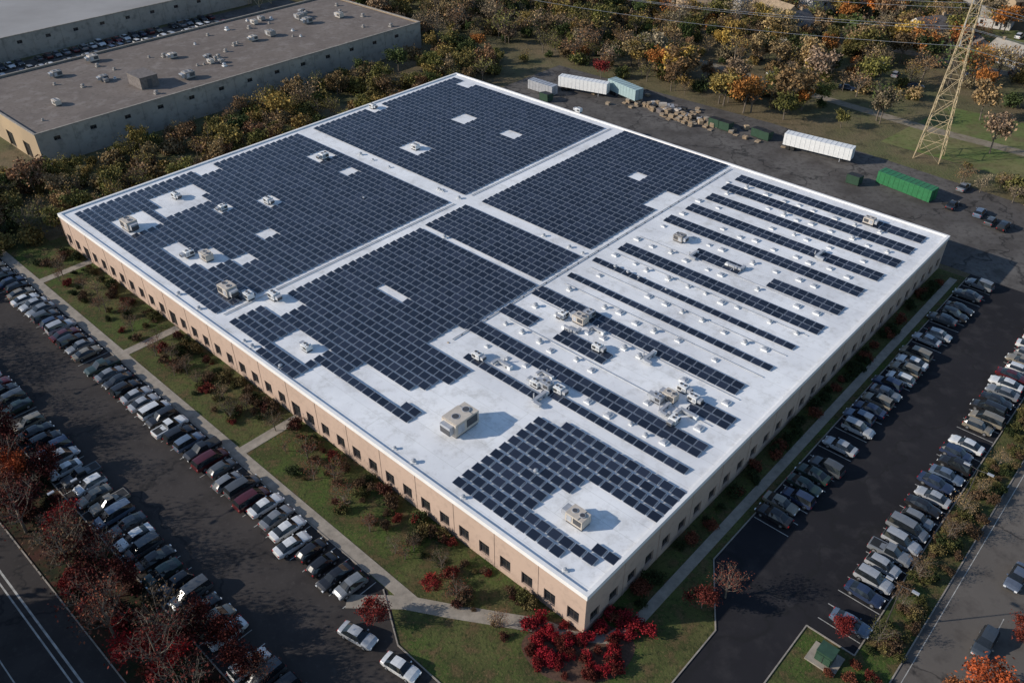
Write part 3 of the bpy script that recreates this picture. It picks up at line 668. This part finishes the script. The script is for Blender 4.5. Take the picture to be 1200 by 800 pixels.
for i in range(26):  # unseen trees beyond the road, added to throw shadows into view
    a=10+i*6.5+random.uniform(-2,2); x,y,_=AB(a,-63+random.uniform(-4,3))
    link('offscreen_shadow_tree',random.choice(WL+WS),None,(x,y,0),random.uniform(0,6),random.uniform(1.3,2.1),random.choice([OL,BR,RB]))
for i in range(110):
    a=random.uniform(-8,120); x,y,_=AB(a,random.uniform(-39.3,-32.8)); link('shrub',random.choice(BU),None,(x,y,0),random.uniform(0,6),random.uniform(.7,1.5),random.choice([DR,DR,sDG,RB,DR,(.03,.03,.015),(.20,.02,.02)]))
for i in range(200):
    a=random.uniform(6,134)
    if any(abs(a-q)<2 for q in(92.4,126,57)): continue
    b=random.choice([random.uniform(-2.4,-1.2),random.uniform(-8,-2.5)])
    x,y,_=AB(a,b); s=random.uniform(.35,1.25); link('shrub',random.choice(BU),None,(x,y,0),random.uniform(0,6),(s,s*random.uniform(.8,1.2),s*random.uniform(.7,1.3)),random.choice([sDG,sDG,sOL,sBR,sBR,(.09,.035,.025),(.12,.095,.04),(.14,.025,.02)]))
for i in range(30):
    a=6+i*4.3+random.uniform(-2,2); x,y,_=AB(a,random.uniform(-7.5,-4)); link('ornamental_tree',random.choice(NS),None,(x,y,0),random.uniform(0,6),random.uniform(.35,.6),random.choice([RB,sBR,sBR,TA,sOL,RB]))
for i in range(70):
    b=random.uniform(3,110); x,y,_=AB(random.uniform(-2.6,-1),b); link('shrub',random.choice(BU),None,(x,y,0),random.uniform(0,6),random.uniform(.6,1.2),random.choice([sDG,sDG,sDG,RB]))
for i in range(230):
    b=random.uniform(20,148); x,y,_=AB(random.uniform(-29,-25.6),b); link('shrub',random.choice(BU),None,(x,y,0),random.uniform(0,6),random.uniform(.45,1.1),random.choice([sDG,sOL,(.14,.115,.045),sBR,(.16,.12,.06),sOL,sBR]))
for i in range(16):
    b=22+i*7+random.uniform(-2,2); x,y,_=AB(random.uniform(-28.6,-26),b); link('ornamental_tree',random.choice(NS),None,(x,y,0),random.uniform(0,6),random.uniform(.35,.55),random.choice([sBR,TA,sOL]))
for i in range(30):
    b=random.uniform(2,18); x,y,_=AB(random.uniform(-29,-23.5),b); link('shrub',random.choice(BU),None,(x,y,0),random.uniform(0,6),random.uniform(.5,1.0),random.choice([sDG,RB,(.12,.025,.02)]))
cx,cy=G(678,762)
bed=[(cx+math.cos(t)*6.6*(1+.06*math.sin(3*t)),cy+math.sin(t)*4.2) for t in np.linspace(0,2*math.pi,41)[:-1]]
sheet('mulch_bed',bed,0.018,'mulch')
for i in range(66):
    t=random.uniform(0,6.28); r=math.sqrt(random.uniform(.02,1)); x=cx+math.cos(t)*6.0*r;y=cy+math.sin(t)*3.7*r
    a,b=toab(x,y)
    if b>-.7 and a>-.7: continue
    link('red_shrub',random.choice(BU),None,(x,y,0),random.uniform(0,6),random.uniform(.5,.95),random.choice([(.32,.018,.03),(.26,.018,.025),(.18,.016,.018),(.09,.02,.015)]))
for u,v in [(728,728),(745,735),(715,722),(760,742),(738,745),(620,735),(632,728)]:
    x,y=G(u,v); link('red_shrub',random.choice(BU),None,(x,y,0),random.uniform(0,6),random.uniform(.9,1.3),(.24,.018,.025))
# ---------------------------------------------------------------- light, sky, camera
el=math.radians(23.5); sx,sy=-0.992,-0.12
W=bpy.data.worlds.new('World'); S.world=W; W.use_nodes=True; nt=W.node_tree
sk=nt.nodes.new('ShaderNodeTexSky'); sk.sky_type='NISHITA'; sk.sun_disc=False; sk.sun_elevation=el; sk.sun_rotation=math.atan2(sx,sy)
sk.dust_density=0.4; sk.ozone_density=2.5
nt.links.new(sk.outputs[0],nt.nodes['Background'].inputs[0]); nt.nodes['Background'].inputs[1].default_value=0.145
L=bpy.data.lights.new('sun','SUN'); L.energy=4.8; L.angle=math.radians(.6); L.color=(1,.915,.81)
lo=link('sun',L); lo.rotation_euler=Vector((-sx*math.cos(el),-sy*math.cos(el),-math.sin(el))).to_track_quat('-Z','Y').to_euler()
C=bpy.data.cameras.new('camera'); C.sensor_width=36; C.lens=FPX/1200*36; C.clip_end=8000; C.clip_start=1
co=link('camera',C); co.location=(0,0,HC); co.rotation_euler=(math.pi/2-PIT,0,0); S.camera=co
S.view_settings.view_transform='Standard'; S.view_settings.look='None'; S.view_settings.exposure=0
